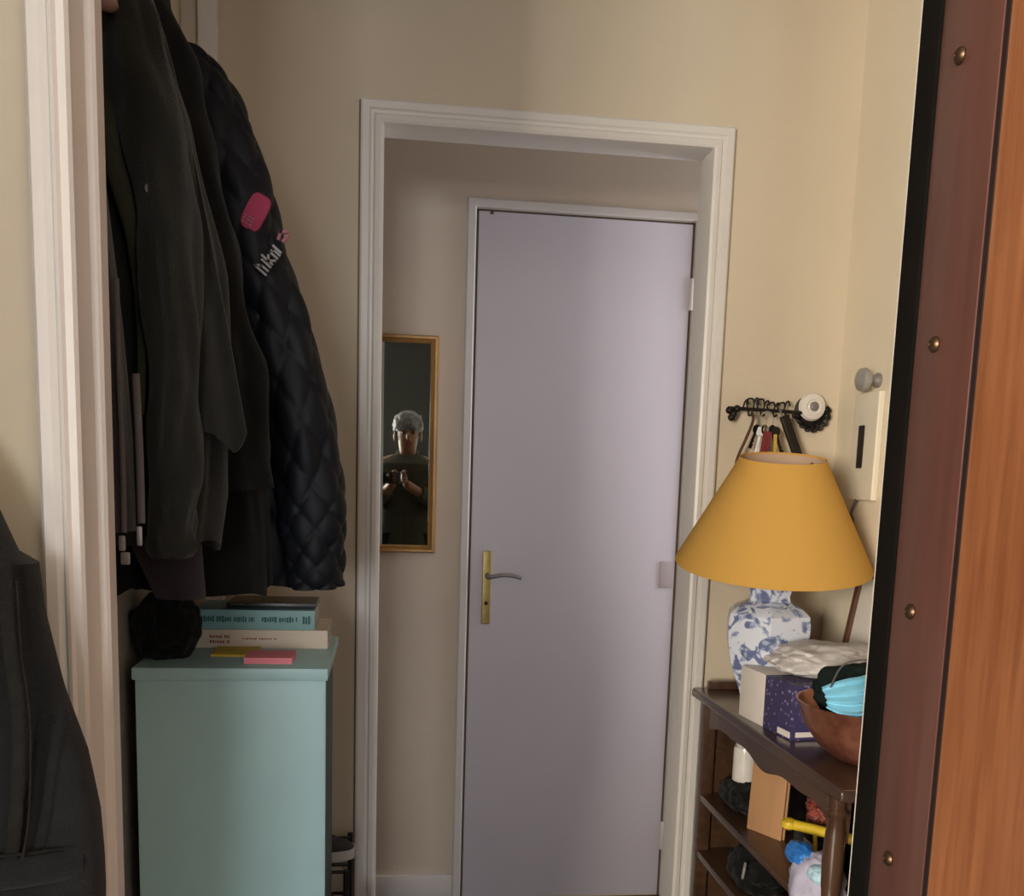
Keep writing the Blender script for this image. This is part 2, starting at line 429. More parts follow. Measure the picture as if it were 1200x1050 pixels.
# ------------------------------------------------------------------ far white door
D = thing('door_1', 'plain lilac white door with a brass handle in the corridor', 'door', ((FX0 + FX1) / 2, YF, 0), kind='structure')
bm = B(); box(bm, FX0, FX1, YF - .006, YF + .03, .008, FZ, bev=.002); obj('leaf', bm, 'door_white', D)
bm = B()
box(bm, FX0 - .007, FX0 - .001, YF - .001, YF + .02, 0, FZ + .006); box(bm, FX1 + .001, FX1 + .007, YF - .001, YF + .02, 0, FZ + .006)
box(bm, FX0 - .007, FX1 + .007, YF - .001, YF + .02, FZ + .001, FZ + .006)
obj('joint', bm, 'gap', D, smooth=False)
H = B(); box(H, .281, .307, YF - .014, YF - .006, .868, 1.085, bev=.003, seg=3)
hp = obj('handle', H, 'brass', D)
bm = B(); tube(bm, [(.296, YF - .012, 1.012), (.296, YF - .045, 1.012), (.306, YF - .056, 1.013), (.335, YF - .056, 1.018), (.365, YF - .056, 1.017), (.392, YF - .055, 1.010)],
     [.009, .008, .0065, .0055, .0055, .005], seg=12, n=30)
obj('lever', bm, 'steel', hp)
bm = B(); lathe(bm, [(.006, 0), (.006, .002)], (0, 0, 0), seg=16, mtx=Matrix.Translation((.294, YF - .014, .93)) @ Matrix.Rotation(pi / 2, 4, 'X'))
obj('keyhole', bm, 'slot', hp)
for z, s in ((1.845, 1.), (.20, 1.)):
    bm = B(); lathe(bm, [(.005, 0), (.0065, .004), (.0065, .086), (.005, .09)], (FX1 + .004, YF - .008, z - .045), seg=14)
    obj('hinge', bm, 'trim_far', D)
bm = B(); box(bm, FX1 - .046, FX1 - .006, YF - .010, YF - .005, .985, 1.065, bev=.002); obj('hinge_plate', bm, mat('mauve_plate_paint', (.50, .43, .47), .4, noise_amt=.1), D)
bm = B(); box(bm, FX0 + .030, FX0 + .040, YF - .012, YF - .004, FZ - .008, FZ + .001, bev=.001); obj('catch', bm, 'gap', D)

# ------------------------------------------------------------------ mirror on the corridor wall
mx0, mx1, mz0, mz1 = -.155, .140, 1.075, 1.692
T = thing('wall_mirror', 'tall mirror in a thin gilt frame on the corridor wall beside the white door', 'mirror', ((mx0 + mx1) / 2, YF, mz0))
bm = B(); plane_frame(bm, 'y', mx0 + .022, mx1 - .022, mz0 + .022, mz1 - .022, YF, [(.022, .0), (.022, .012), (.018, .020), (.012, .020), (.009, .014), (.005, .016), (0, .012), (0, .004)])
obj('frame', bm, 'gilt', T, angle=30)
bm = B(); box(bm, mx0 + .02, mx1 - .02, YF - .008, YF - .002, mz0 + .02, mz1 - .02); obj('glass', bm, 'mirror', T, smooth=False)

# ------------------------------------------------------------------ wooden entrance door, open towards us
XD = .53
D = thing('door_2', 'open wooden entrance door with a dark riveted edge strip', 'door', (XD, .58, 0), kind='structure')
bm = B(); box(bm, XD + .001, XD + .045, .10, .855, .01, 2.44); obj('panel', bm, 'panel', D, smooth=False)
bm = B(); box(bm, XD - .002, XD + .045, .862, .963, .01, 2.44, bev=.0012, seg=2); st = obj('stile', bm, 'mahogany', D)
bm = B(); box(bm, XD - .0005, XD + .04, .855, .862, .01, 2.44); obj('groove', bm, 'groove', D, smooth=False)
for z in (2.22, 1.96, 1.703, 1.440, 1.177, .915, .655, .395, .135):
    bm = B()
    lathe(bm, [(.0075, 0), (.0080, .0015), (.0066, .004), (.0038, .0058), (.0022, .0060), (.0018, .0048), (.0001, .0045)], (0, 0, 0), seg=24, mtx=Matrix.Translation((XD - .002, .925, z)) @ Matrix.Rotation(-pi / 2, 4, 'Y'))
    obj('rivet', bm, 'screw', st)
# dark steel jamb the door hangs on
bm = B(); box(bm, XD - .004, .60, .966, 1.002, 0, 2.50, bev=.001); struct('trim_6', bm, 'black_rubber')
bm = B(); box(bm, XD - .0035, .60, 1.0025, 1.0045, 0, 2.50); struct('trim_7', bm, 'trim', smooth=False)

# ------------------------------------------------------------------ coat pegs and coats on the hall side wall
T = thing('coat_rack', 'wooden peg rail high on the wall behind the hanging coats', 'coat rack', (XL, 1.62, 1.72))
bm = B(); box(bm, XL, XL + .018, 1.12, 2.10, 1.74, 1.83, bev=.004); obj('rail', bm, 'darkwood', T)
for y in (1.19, 1.38, 1.56, 1.76, 1.98):
    bm = B(); L = .125 if y < 1.3 else .07
    lathe(bm, [(.009, 0), (.008, L * .7), (.012, L * .86), (.014, L * .94), (.010, L)], (0, 0, 0), seg=18,
          mtx=Matrix.Translation((XL + .016, y, 1.788)) @ Matrix.Rotation(radians(8), 4, 'Z') @ Matrix.Rotation(radians(82), 4, 'Y'))
    obj('peg', bm, mat('pale_peg_wood', (.30, .19, .14), .5, noise_amt=.2), T)

def quilt(sc_, d):
    def f(a, t):
        u = a * sc_[0] / pi; v = t * sc_[1]
        return -d * (abs(sin((u + v) * pi)) ** .5 * -1 + abs(sin((u - v) * pi)) ** .5 * -1) * .5 - d
    return f

# navy quilted jacket (hangs deepest in the hall, sets the outline)
T = thing('quilted_jacket', 'navy quilted jacket with a magenta sleeve badge, hanging nearest the doorway', 'jacket', (-.27, 1.78, 1.09))
q = quilt((9, 1), .005)
lv = [(1.985, -.435, -.385, 1.74, 1.84), (1.965, -.435, -.345, 1.71, 1.86), (1.93, -.435, -.310, 1.68, 1.89), (1.85, -.435, -.285, 1.66, 1.92), (1.71, -.435, -.237, 1.66, 1.94), (1.48, -.435, -.165, 1.67, 1.96),
      (1.25, -.435, -.110, 1.66, 1.97), (1.105, -.43, -.105, 1.67, 1.97)]
qb = lambda a, z: .006 * (abs(sin((a * 9 / pi + z * 9) * pi / 1)) ** .5 + abs(sin((a * 9 / pi - z * 9) * pi / 1)) ** .5)
obj('body', drape(lv, seg=220, rings=150, amp=.03, nf=5, seed=2.2, xmin=-.437, offs=qb, hem=.03), 'navy_quilt', T)
sl = B()
tube(sl, [(-.345, 1.72, 1.935), (-.298, 1.70, 1.89), (-.250, 1.68, 1.77), (-.212, 1.67, 1.62), (-.160, 1.665, 1.46), (-.128, 1.66, 1.29), (-.120, 1.66, 1.18), (-.119, 1.665, 1.11)],
     [.030, .046, .052, .050, .050, .050, .046, .044], seg=120, n=190, fold=.16, seed=4.,
     offs=lambda a, t: .0055 * (abs(sin((a * 3 / pi + t * 11) * pi)) ** .45 + abs(sin((a * 3 / pi - t * 11) * pi)) ** .45 - 1))
slo = obj('sleeve', sl, 'navy_quilt', T)
# badge and lettering on the sleeve
def patch(cx, cy, cz, w, h, rot, mname, name, parent, rnd=.4, n=20, yaw=0., tiltx=0.):
    bm = B(); pts = []
    for k in range(n * 2):
        a = 2 * pi * k / (n * 2); c, s = cos(a), sin(a)
        e = 4.
        qq = (abs(c) ** e + abs(s) ** e) ** (-1 / e)
        pts.append((w / 2 * qq * c, h / 2 * qq * s))
    lo = [bm.verts.new((x, 0, z)) for x, z in pts]; hi = [bm.verts.new((x * .94, -.004, z * .94)) for x, z in pts]
    for k in range(len(pts)): bm.faces.new((lo[k], lo[(k + 1) % len(pts)], hi[(k + 1) % len(pts)], hi[k]))
    bm.faces.new(hi); bm.faces.new(lo)
    mt = Matrix.Translation((cx, cy, cz)) @ Matrix.Rotation(yaw, 4, 'Z') @ Matrix.Rotation(tiltx, 4, 'X') @ Matrix.Rotation(rot, 4, 'Y')
    bmesh.ops.transform(bm, matrix=mt, verts=bm.verts[:])
    return obj(name, bm, mname, parent), mt
bd, mt = patch(-.2065, 1.617, 1.690, .033, .058, radians(28), 'pink_patch', 'badge', slo, tiltx=radians(6))
bm = B()
for r_ in range(3):
    for k in range(3):
        x = -.012 + k * .006; z = -.012 - r_ * .005
        box(bm, x, x + .0045 - .001 * ((k + r_) % 2), -.0055, -.003, z, z + .003, mtx=mt)
obj('badge_lettering', bm, 'pink_thread', bd, smooth=False)
def strokes(bm, segs, w, mt, y0=-.0055, y1=-.001):
    for (x0, z0, x1, z1) in segs:
        L = sqrt((x1 - x0) ** 2 + (z1 - z0) ** 2); an = math.atan2(z1 - z0, x1 - x0)
        m2 = mt @ Matrix.Translation((x0, 0, z0)) @ Matrix.Rotation(-an, 4, 'Y')
        box(bm, -w / 2, L + w / 2, y0, y1, -w / 2, w / 2, mtx=m2)
mt2 = Matrix.Translation((-.184, 1.609, 1.620)) @ Matrix.Scale(.85, 4) @ Matrix.Rotation(radians(-50), 4, 'Y')
bm = B()
strokes(bm, [(-.026, -.012, -.026, .012), (-.026, .012, -.018, .004), (-.018, .004, -.018, -.010), (-.010, -.009, -.010, .009), (-.004, -.008, -.004, .014), (-.004, .000, .003, .006), (-.004, .000, .004, -.008),
             (.010, -.008, .010, .008), (.010, .008, .017, .006), (.017, .006, .017, -.008), (.022, -.006, .022, .010)], .0042, mt2)
obj('sleeve_lettering', bm, 'white_thread', slo, smooth=False)
bm = B(); strokes(bm, [(-.010, .0, .0, .006), (.0, .006, .009, .0), (-.006, -.008, .006, -.006)], .005, Matrix.Translation((-.1655, 1.622, 1.660)) @ Matrix.Scale(.9, 4) @ Matrix.Rotation(radians(-40), 4, 'Y'))
obj('sleeve_motif', bm, 'pink_thread', slo, smooth=False)

# black overcoat
T = thing('black_overcoat', 'long black overcoat hanging between the olive parka and the quilted jacket', 'coat', (-.3, 1.58, 1.1))
lv = [(2.10, -.435, -.400, 1.52, 1.60), (2.0, -.435, -.370, 1.46, 1.585), (1.93, -.435, -.342, 1.45, 1.59), (1.885, -.435, -.315, 1.45, 1.60), (1.80, -.435, -.275, 1.46, 1.60), (1.60, -.435, -.232, 1.47, 1.60), (1.35, -.435, -.190, 1.48, 1.605), (1.112, -.43, -.178, 1.48, 1.605)]
obj('body', drape(lv, amp=.06, nf=6, seed=5.1, xmin=-.437, hem=.02), 'black_cloth', T)
sl = B(); tube(sl, [(-.345, 1.47, 1.93), (-.305, 1.45, 1.80), (-.258, 1.445, 1.6), (-.222, 1.445, 1.42), (-.205, 1.45, 1.27)], [.035, .046, .046, .043, .04], seg=40, n=60, fold=.35, seed=8.)
obj('sleeve', sl, 'black_cloth', T)

# mauve sweater seen under the parka
T = thing('mauve_sweater', 'mauve grey sweater whose hem shows below the olive parka', 'sweater', (-.30, 1.42, 1.14))
lv = [(1.86, -.42, -.34, 1.405, 1.45), (1.6, -.43, -.275, 1.395, 1.45), (1.3, -.40, -.268, 1.39, 1.45), (1.118, -.318, -.252, 1.385, 1.44)]
obj('body', drape(lv, amp=.05, nf=5, seed=3.3, xmin=-.437, rings=50), 'mauve_cloth', T)

# olive parka
T = thing('olive_parka', 'dark olive parka with a small round button, hanging in front of the black overcoat', 'parka', (-.27, 1.33, 1.2))
lv = [(1.97, -.43, -.375, 1.30, 1.36), (1.90, -.43, -.325, 1.27, 1.38), (1.82, -.43, -.285, 1.265, 1.385), (1.72, -.43, -.250, 1.265, 1.385), (1.55, -.43, -.215, 1.27, 1.385), (1.40, -.42, -.205, 1.27, 1.385), (1.27, -.40, -.210, 1.27, 1.385), (1.195, -.38, -.222, 1.275, 1.38)]
obj('body', drape(lv, amp=.085, nf=5, seed=1.4, xmin=-.437, hem=.02), 'olive_cloth', T)
sl = B(); tube(sl, [(-.325, 1.275, 1.86), (-.285, 1.262, 1.74), (-.262, 1.255, 1.58), (-.256, 1.25, 1.40), (-.262, 1.25, 1.25), (-.264, 1.255, 1.19)], [.03, .038, .037, .034, .030, .028], seg=40, n=70, fold=.4, seed=2.)
so = obj('sleeve', sl, 'olive_cloth', T)
# pocket flap with a curved lower edge
bm = B(); n = 26; F = []
for i in range(n + 1):
    u = i / n
    row = []
    for j in range(15):
        v = j / 14
        x0_, x1_ = -.236, -.176; ztop = 1.86; zbot = 1.345 - .012 * u - .060 * max(0, u - .35) ** 1.3 + .075 * max(0, u - .72) ** 1.5 * 4
        z = ztop + (zbot - ztop) * v
        w_ = v ** .8; x = (-.300 + .064 * w_) * (1 - u) + (-.292 + .116 * w_) * u; y = 1.335 - .018 * sin(pi * min(1, u * 1.1)) * v - .055 * v ** .6 + .006 * sin(7 * u + 3 * v)
        row.append(bm.verts.new((x, y, z)))
    F.append(row)
for i in range(n):
    for j in range(14): bm.faces.new((F[i][j], F[i + 1][j], F[i + 1][j + 1], F[i][j + 1]))
r = bmesh.ops.extrude_face_region(bm, geom=bm.faces[:]); bmesh.ops.translate(bm, verts=[v for v in r['geom'] if isinstance(v, bmesh.types.BMVert)], vec=(0, .008, 0))
fl = obj('flap', bm, 'olive_cloth', T)
bm = B(); tube(bm, [(-.322, 1.262, 1.80), (-.317, 1.254, 1.72), (-.322, 1.25, 1.67), (-.312, 1.25, 1.62), (-.300, 1.25, 1.56), (-.292, 1.247, 1.47), (-.294, 1.243, 1.36)], [.010, .016, .017, .012, .008, .006, .004], seg=14, n=50, flat=.5)
obj('lining', bm, 'olive_trim', T)
bm = B(); lathe(bm, [(.006, 0), (.0075, .002), (.006, .005), (.0001, .006)], (0, 0, 0), seg=20, mtx=Matrix.Translation((-.272, 1.222, 1.612)) @ Matrix.Rotation(pi / 2, 4, 'X'))
obj('button', bm, 'steel', so)

# plum hoodie, nearest
T = thing('plum_hoodie', 'plum brown hoodie with a metal zip pull, hanging against the door casing', 'hoodie', (-.35, 1.17, 1.21))
lv = [(1.83, -.43, -.35, 1.13, 1.19), (1.76, -.43, -.325, 1.115, 1.205), (1.6, -.43, -.308, 1.11, 1.215), (1.45, -.43, -.295, 1.11, 1.22), (1.32, -.43, -.290, 1.115, 1.22), (1.225, -.42, -.288, 1.12, 1.215)]
obj('body', drape(lv, amp=.06, nf=6, seed=7.7, xmin=-.437), 'plum_cloth', T)
bm = B(); tube(bm, [(-.296, 1.155, 1.50), (-.293, 1.145, 1.40), (-.290, 1.14, 1.30), (-.290, 1.138, 1.225)], .0032, seg=8, n=24); obj('drawstring', bm, 'cord_grey', T)
bm = B(); tube(bm, [(-.279, 1.16, 1.40), (-.275, 1.153, 1.31), (-.274, 1.15, 1.235)], .0042, seg=8, n=24, flat=.5); zp = obj('zip', bm, 'cord_grey', T)
bm = B(); box(bm, -.294, -.287, 1.128, 1.134, 1.205, 1.222, bev=.002); box(bm, -.292, -.282, 1.127, 1.131, 1.190, 1.204, bev=.002); box(bm, -.278, -.272, 1.142, 1.146, 1.210, 1.232, bev=.002)
obj('zip_pull', bm, 'steel', zp)

# dark jacket in front of the casing
T = thing('denim_jacket', 'charcoal denim jacket hanging in front of the white door casing', 'jacket', (-.48, .91, .55))
def denim():
    """front view outline swept to thickness; outline of the outer edge by height"""
    edge = [(1.40, -.455), (1.335, -.385), (1.280, -.348), (1.235, -.330), (1.216, -.322), (1.211, -.306), (1.170, -.303), (1.10, -.288), (1.04, -.268), (.985, -.259), (.94, -.257), (.905, -.257), (.85, -.262), (.70, -.27), (.55, -.28)]
    bm = B(); rows = []; n = 90
    for i in range(n + 1):
        z = 1.40 + (.55 - 1.40) * i / n
        for k in range(len(edge) - 1):
            if edge[k][0] >= z >= edge[k + 1][0]:
                f = (edge[k][0] - z) / (edge[k][0] - edge[k + 1][0]); x1 = edge[k][1] + (edge[k + 1][1] - edge[k][1]) * f; break
        x0 = -.46 - min(1, i / n * 3) * .26
        ring = []
        seg = 72
        for k in range(seg):
            a = 2 * pi * k / seg; c, s = cos(a), sin(a)
            ex = 3.
            qq = (abs(c) ** ex + abs(s) ** ex) ** (-1 / ex)
            ry = .050 + .010 * sin(z * 9)
            m = 1 + .10 * noise.noise(Vector((c * 2 + 3, s * 2, z * 6)))
            x = (x0 + x1) / 2 + (x1 - x0) / 2 * qq * c
            y = .905 + ry * qq * s * m + .006 * sin(x * 60 + z * 7)
            ring.append(bm.verts.new((x, min(y, .972), z)))
        rows.append(ring)
    for i in range(n):
        for k in range(seg): bm.faces.new((rows[i][k], rows[i][(k + 1) % seg], rows[i + 1][(k + 1) % seg], rows[i + 1][k]))
    bm.faces.new(rows[0]); bm.faces.new(rows[-1])
    return bm
bo = obj('body', denim(), 'denim', T)
bm = B(); tube(bm, [(-.318, .868, 1.215), (-.315, .862, 1.15), (-.308, .856, 1.08), (-.312, .852, 1.00), (-.318, .850, .955)], .006, seg=12, n=40, flat=.35); obj('front_seam', bm, 'denim_seam', bo)
bm = B(); tube(bm, [(-.60, .842, .948), (-.45, .838, .950), (-.33, .846, .948), (-.268, .880, .945)], .014, seg=12, n=40, flat=.4, up=Vector((0, 0, 1))); obj('waistband', bm, 'denim', T)
bm = B(); tube(bm, [(-.60, .838, .965), (-.45, .834, .968), (-.33, .842, .966), (-.272, .874, .962)], .0016, seg=6, n=40); obj('waist_stitching', bm, 'denim_seam', T)
bm = B(); tube(bm, [(-.306, .860, 1.20), (-.303, .856, 1.14), (-.297, .852, 1.08), (-.300, .849, 1.00), (-.306, .846, .962)], .0013, seg=6, n=40); obj('stitching', bm, 'denim_seam', bo)

# ------------------------------------------------------------------ teal cabinet and what stands on it
T = thing('shoe_cabinet', 'narrow teal painted cabinet below the hanging coats', 'cabinet', (-.25, 1.79, 0))
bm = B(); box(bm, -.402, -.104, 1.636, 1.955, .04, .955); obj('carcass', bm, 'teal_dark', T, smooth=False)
bm = B(); box(bm, -.404, -.098, 1.628, 1.640, .03, .955, bev=.002); obj('front_panel', bm, 'teal', T)
bm = B(); box(bm, -.408, -.094, 1.622, 1.962, .955, .976, bev=.003); obj('top', bm, 'teal', T)
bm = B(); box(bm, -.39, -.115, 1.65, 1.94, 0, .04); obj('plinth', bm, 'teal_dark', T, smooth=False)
CT = .976
def book(label, x0, x1, y0, y1, z0, z1, cover, name='book', ink=None, marks=()):
    T = thing(name, label, 'book', ((x0 + x1) / 2, (y0 + y1) / 2, z0))
    c = .002
    bm = B(); box(bm, x0, x1, y0, y1, z0, z0 + c, bev=.0006, seg=1); box(bm, x0, x1, y0, y1, z1 - c, z1, bev=.0006, seg=1); box(bm, x0, x1, y0 - .001, y0 + c, z0, z1, bev=.0008, seg=2)
    co = obj('cover', bm, cover, T)
    bm = B(); box(bm, x0 + .002, x1 - .002, y0 + .002, y1 - .002, z0 + c, z1 - c); obj('pages', bm, 'pages', T, smooth=False)
    if ink:
        bm = B()
        for (a, b, u, v) in marks:
            x = x0 + (x1 - x0) * a; xe = x0 + (x1 - x0) * b; zc = z0 + (z1 - z0) * u; hh = (z1 - z0) * v
            k = 0
            while x < xe:
                w = random.uniform(.0022, .0042)
                box(bm, x, min(x + w, xe), y0 - .0016, y0 - .0009, zc - hh * random.uniform(.3, .5), zc + hh * random.uniform(.3, .5)); x += w + .0012; k += 1
                if k % 6 == 0: x += .003
        obj('spine_lettering', bm, ink, co, smooth=False)
    return T
book('thick beige book lying on the teal cabinet under a teal book', -.346, -.106, 1.812, 1.965, CT, CT + .034, 'book_beige', ink='red_ink', marks=((.12, .27, .62, .2), (.12, .27, .34, .2), (.36, .62, .52, .1)))
book('teal paperback lying on the thick beige book', -.346, -.130, 1.816, 1.955, CT + .034, CT + .070, 'book_teal', ink='book_ink', marks=((.06, .50, .52, .34), (.56, .86, .52, .3), (.90, .97, .52, .45)))
book('thin dark glossy booklet lying on top of the teal paperback', -.292, -.130, 1.845, 1.955, CT + .070, CT + .079, 'book_dark', name='booklet', ink='white_thread', marks=((.05, .2, .7, .1),))
def pad(label, x0, x1, y0, y1, z0, z1, m):
    bm = B(); n = 5
    for k in range(n):
        a = z0 + (z1 - z0) * k / n; e = .0006 * (k % 2)
        box(bm, x0 + e, x1 - e, y0 + e, y1 - e, a, a + (z1 - z0) / n)
    return tag(obj('sticky_note_pad', bm, m, smooth=False), label, 'sticky notes')
pad('yellow sticky note pad lying in front of the beige book', -.301, -.225, 1.725, 1.806, CT, CT + .004, 'yellow_note')
pad('pink sticky note pad at the front edge of the teal cabinet', -.236, -.156, 1.662, 1.738, CT + .004 - .004, CT + .010, 'pink_note')
# soft dark bag
T = thing('fabric_pouch', 'soft black fabric pouch on the teal cabinet behind the books', 'pouch', (-.375, 1.76, CT))
obj('body', blob((-.378, 1.745, CT + .050), (.056, .085, .066), 3.1, .22, fr=1.2, floor=CT), 'black_cloth', T)
bm = B(); tube(bm, [(-.355, 1.70, CT + .085), (-.345, 1.69, CT + .10), (-.335, 1.72, CT + .108), (-.34, 1.76, CT + .09)], .005, seg=10, n=24); obj('strap', bm, 'black_cloth', T)

# ------------------------------------------------------------------ shoe rack behind the cabinet
T = thing('shoe_rack', 'low dark metal shoe rack between the cabinet and the doorway', 'shoe rack', (-.24, 2.12, 0))
for z in (.20, .33, .465):
    bm = B()
    for y in (2.01, 2.05, 2.09, 2.13, 2.17, 2.21): tube(bm, [(-.42, y, z - .005), (-.076, y, z - .005)], .004, seg=8, n=2, smoothpath=False)
    obj('shelf', bm, 'iron', T)
for x in (-.42, -.076):
    for y in (2.0, 2.22):
        bm = B(); tube(bm, [(x, y, 0), (x, y, .468)], .006, seg=10, n=2, smoothpath=False); obj('post', bm, 'iron', T)
def shoe(label, x, y, z, L, W, Hh, sole, up, heading=0., name='sneaker'):
    T = thing(name, label, 'shoe', (x, y, z))
    mt = Matrix.Translation((x, y, z)) @ Matrix.Rotation(heading, 4, 'Z')
    def outline(n=40, s=1.):
        P = []
        for k in range(n):
            a = 2 * pi * k / n; c, si = cos(a), sin(a)
            wd = W / 2 * (1.0 if c > 0 else .82) * (1 - .12 * math.exp(-((c + .1) / .3) ** 2))
            P.append((L / 2 * s * (abs(c) ** .8) * (1 if c > 0 else -1), wd * s * (abs(si) ** .8) * (1 if si > 0 else -1)))
        return P
    bm = B(); O = outline(); lo = [bm.verts.new((a, b, 0)) for a, b in O]; hi = [bm.verts.new((a * 1.01, b * 1.02, .022)) for a, b in O]
    for k in range(len(O)): bm.faces.new((lo[k], lo[(k + 1) % len(O)], hi[(k + 1) % len(O)], hi[k]))
    bm.faces.new(lo); bm.faces.new(hi); bmesh.ops.transform(bm, matrix=mt, verts=bm.verts[:])
    obj('sole', bm, sole, T)
    bm = B(); rows = []
    for i in range(9):
        t = i / 8; z_ = .021 + (Hh - .021) * t
        P = []
        for (a, b) in outline(40, .985):
            f = (a / (L / 2) + 1) / 2
            top = Hh * (1 - .55 * max(0, (f - .35) / .65) ** .8)
            s = 1 - .35 * t ** 2
            zz = min(z_, .021 + (top - .021) * t)
            P.append(bm.verts.new(((a if a < 0 else a * (1 - .25 * t ** 2)), b * s, zz)))
        rows.append(P)
    for i in range(8):
        for k in range(40): bm.faces.new((rows[i][k], rows[i][(k + 1) % 40], rows[i + 1][(k + 1) % 40], rows[i + 1][k]))
    bm.faces.new(rows[0]); bm.faces.new(rows[-1]); bmesh.ops.transform(bm, matrix=mt, verts=bm.verts[:])
    obj('upper', bm, up, T)
    bm = B()
    for k in range(4):
        xx = L * (.02 + .06 * k); zz = Hh * (.93 - .13 * k)
        tube(bm, [(xx, -W * .2, zz - .004), (xx + .006, 0, zz + .003), (xx, W * .2, zz - .004)], .002, seg=6, n=8)
    bmesh.ops.transform(bm, matrix=mt, verts=bm.verts[:]); obj('laces', bm, up, T)
    return T
shoe('black canvas sneaker with an off-white sole on the top shelf of the shoe rack', -.185, 2.10, .464, .25, .09, .075, 'sole_white', 'shoe_black', radians(-6))
shoe('rounded black shoe sticking out of the lower shelf of the shoe rack', -.155, 2.03, .329, .27, .10, .092, 'shoe_black', 'shoe_black', radians(-4), name='black_shoe')

# ------------------------------------------------------------------ dark wood etagere
ST = .812
T = thing('wooden_shelf_unit', 'dark walnut shelf unit with turned posts against the cream wall', 'shelf unit', (.90, 1.86, 0))
bm = B(); box(bm, .737, 1.056, 1.455, 2.250, ST - .022, ST, bev=.007, seg=3); obj('top', bm, 'darkwood_top', T)
bm = B(); box(bm, .77, 1.055, 2.222, 2.238, ST, ST + .020, bev=.003); box(bm, 1.044, 1.056, 1.47, 2.222, ST, ST + .020, bev=.003); obj('rim', bm, 'darkwood', T)
# shaped apron along the front
bm = B(); n = 60; A = []
for i in range(n + 1):
    u = i / n; y = 1.50 + .70 * u
    d = .053 + .008 * cos(4 * pi * u) + .004 * cos(8 * pi * u) + .02 * max(0, .12 - u) / .12
    z1 = ST - .022
    A.append([bm.verts.new((.764, y, z1)), bm.verts.new((.764, y, z1 - d)), bm.verts.new((.780, y, z1 - d)), bm.verts.new((.780, y, z1))])
for i in range(n):
    for k in range(4): bm.faces.new((A[i][k], A[i][(k + 1) % 4], A[i + 1][(k + 1) % 4], A[i + 1][k]))
bm.faces.new(A[0]); bm.faces.new(A[-1]); obj('apron', bm, 'darkwood', T)
bm = B(); box(bm, .79, 1.04, 2.19, 2.206, ST - .075, ST - .022, bev=.002); box(bm, .79, 1.04, 1.476, 1.492, ST - .075, ST - .022, bev=.002); box(bm, 1.03, 1.044, 1.5, 2.2, ST - .075, ST - .022, bev=.002); obj('side_apron', bm, 'darkwood', T)
SH = (.565, .425, .12)
for z in SH:
    bm = B(); box(bm, .752, 1.05, 1.47, 2.22, z - .018, z, bev=.004, seg=2); obj('shelf', bm, 'darkwood', T)
def post_prof(z0, z1):
    L = z1 - z0
    return [(.016, z0), (.016, z0 + .06 * L), (.020, z0 + .09 * L), (.013, z0 + .14 * L), (.017, z0 + .3 * L), (.0185, z0 + .5 * L), (.016, z0 + .7 * L), (.013, z0 + .82 * L), (.020, z0 + .87 * L), (.014, z0 + .91 * L), (.017, z1)]
for x in (.755, 1.034):
    bm = B(); lathe(bm, [(.012, 0), (.018, .02), (.014, .05), (.016, .10)], (x, 1.500, 0), seg=28)
    for a, b in ((.12, .407), (.425, .547), (.565, ST - .022)): lathe(bm, post_prof(a, b), (x, 1.500, 0), seg=28)
    obj('post', bm, 'darkwood_v', T)
    bm = B(); box(bm, x - .004, x + .026, 2.185, 2.215, 0, ST - .022, bev=.003); obj('post', bm, 'darkwood', T)
# solid far end board in shade
bm = B(); box(bm, .785, 1.02, 2.202, 2.212, .12, ST - .075); obj('end_board', bm, 'darkwood', T, smooth=False)
bm = B(); box(bm, 1.046, 1.054, 1.49, 2.21, .12, ST - .022); obj('back_board', bm, 'darkwood', T, smooth=False)

# ------------------------------------------------------------------ lamp
LX, LY = .834, 2.045
T = thing('table_lamp', 'table lamp with a yellow cone shade on a blue and white porcelain jar', 'lamp', (LX, LY, ST))
bm = B()
lathe(bm, [(.050, 0), (.054, .006), (.054, .014), (.058, .03), (.072, .065), (.088, .105), (.097, .150), (.099, .190), (.096, .212), (.080, .226), (.060, .234), (.049, .240), (.047, .252), (.050, .262), (.050, .300), (.047, .306), (.020, .308)],
      (LX, LY, ST), seg=96, poly=6, rot=radians(12))
obj('jar', bm, 'porcelain', T, angle=28)
tilt = Matrix.Translation((LX, LY, ST + .31)) @ Matrix.Rotation(radians(-1.8), 4, 'Y') @ Matrix.Rotation(radians(9.5), 4, 'X') @ Matrix.Translation((-LX, -LY, -ST - .31))
bm = B(); lathe(bm, [(.012, .300), (.012, .34), (.018, .345), (.018, .40), (.010, .41)], (LX, LY, ST), seg=20); obj('socket', bm, 'brass', T)
sh = B(); lathe(sh, [(.209, .318), (.2095, .322), (.0905, .546), (.090, .550), (.0885, .550), (.0885, .546), (.2075, .322), (.2075, .318), (.209, .318)], (LX, LY, ST), seg=120, cap=False, mtx=tilt)
so = obj('lamp_shade', sh, 'shade', T, angle=50)
bm = B(); lathe(bm, [(.2068, .3195), (.0878, .546)], (LX, LY, ST), seg=96, cap=False, mtx=tilt); obj('shade_lining', bm, 'shade_in', so, recalc=False)
bm = B()
for k in range(3):
    a = 2 * pi * k / 3 + .4
    tube(bm, [(LX + .012 * cos(a), LY + .012 * sin(a), ST + .49), (LX + .088 * cos(a), LY + .088 * sin(a), ST + .535)], .0015, seg=6, n=2, smoothpath=False)
tube(bm, [(LX, LY, ST + .40), (LX, LY, ST + .49)], .003, seg=8, n=2, smoothpath=False)
bmesh.ops.transform(bm, matrix=tilt, verts=bm.verts[:]); obj('shade_carrier', bm, 'brass', so)

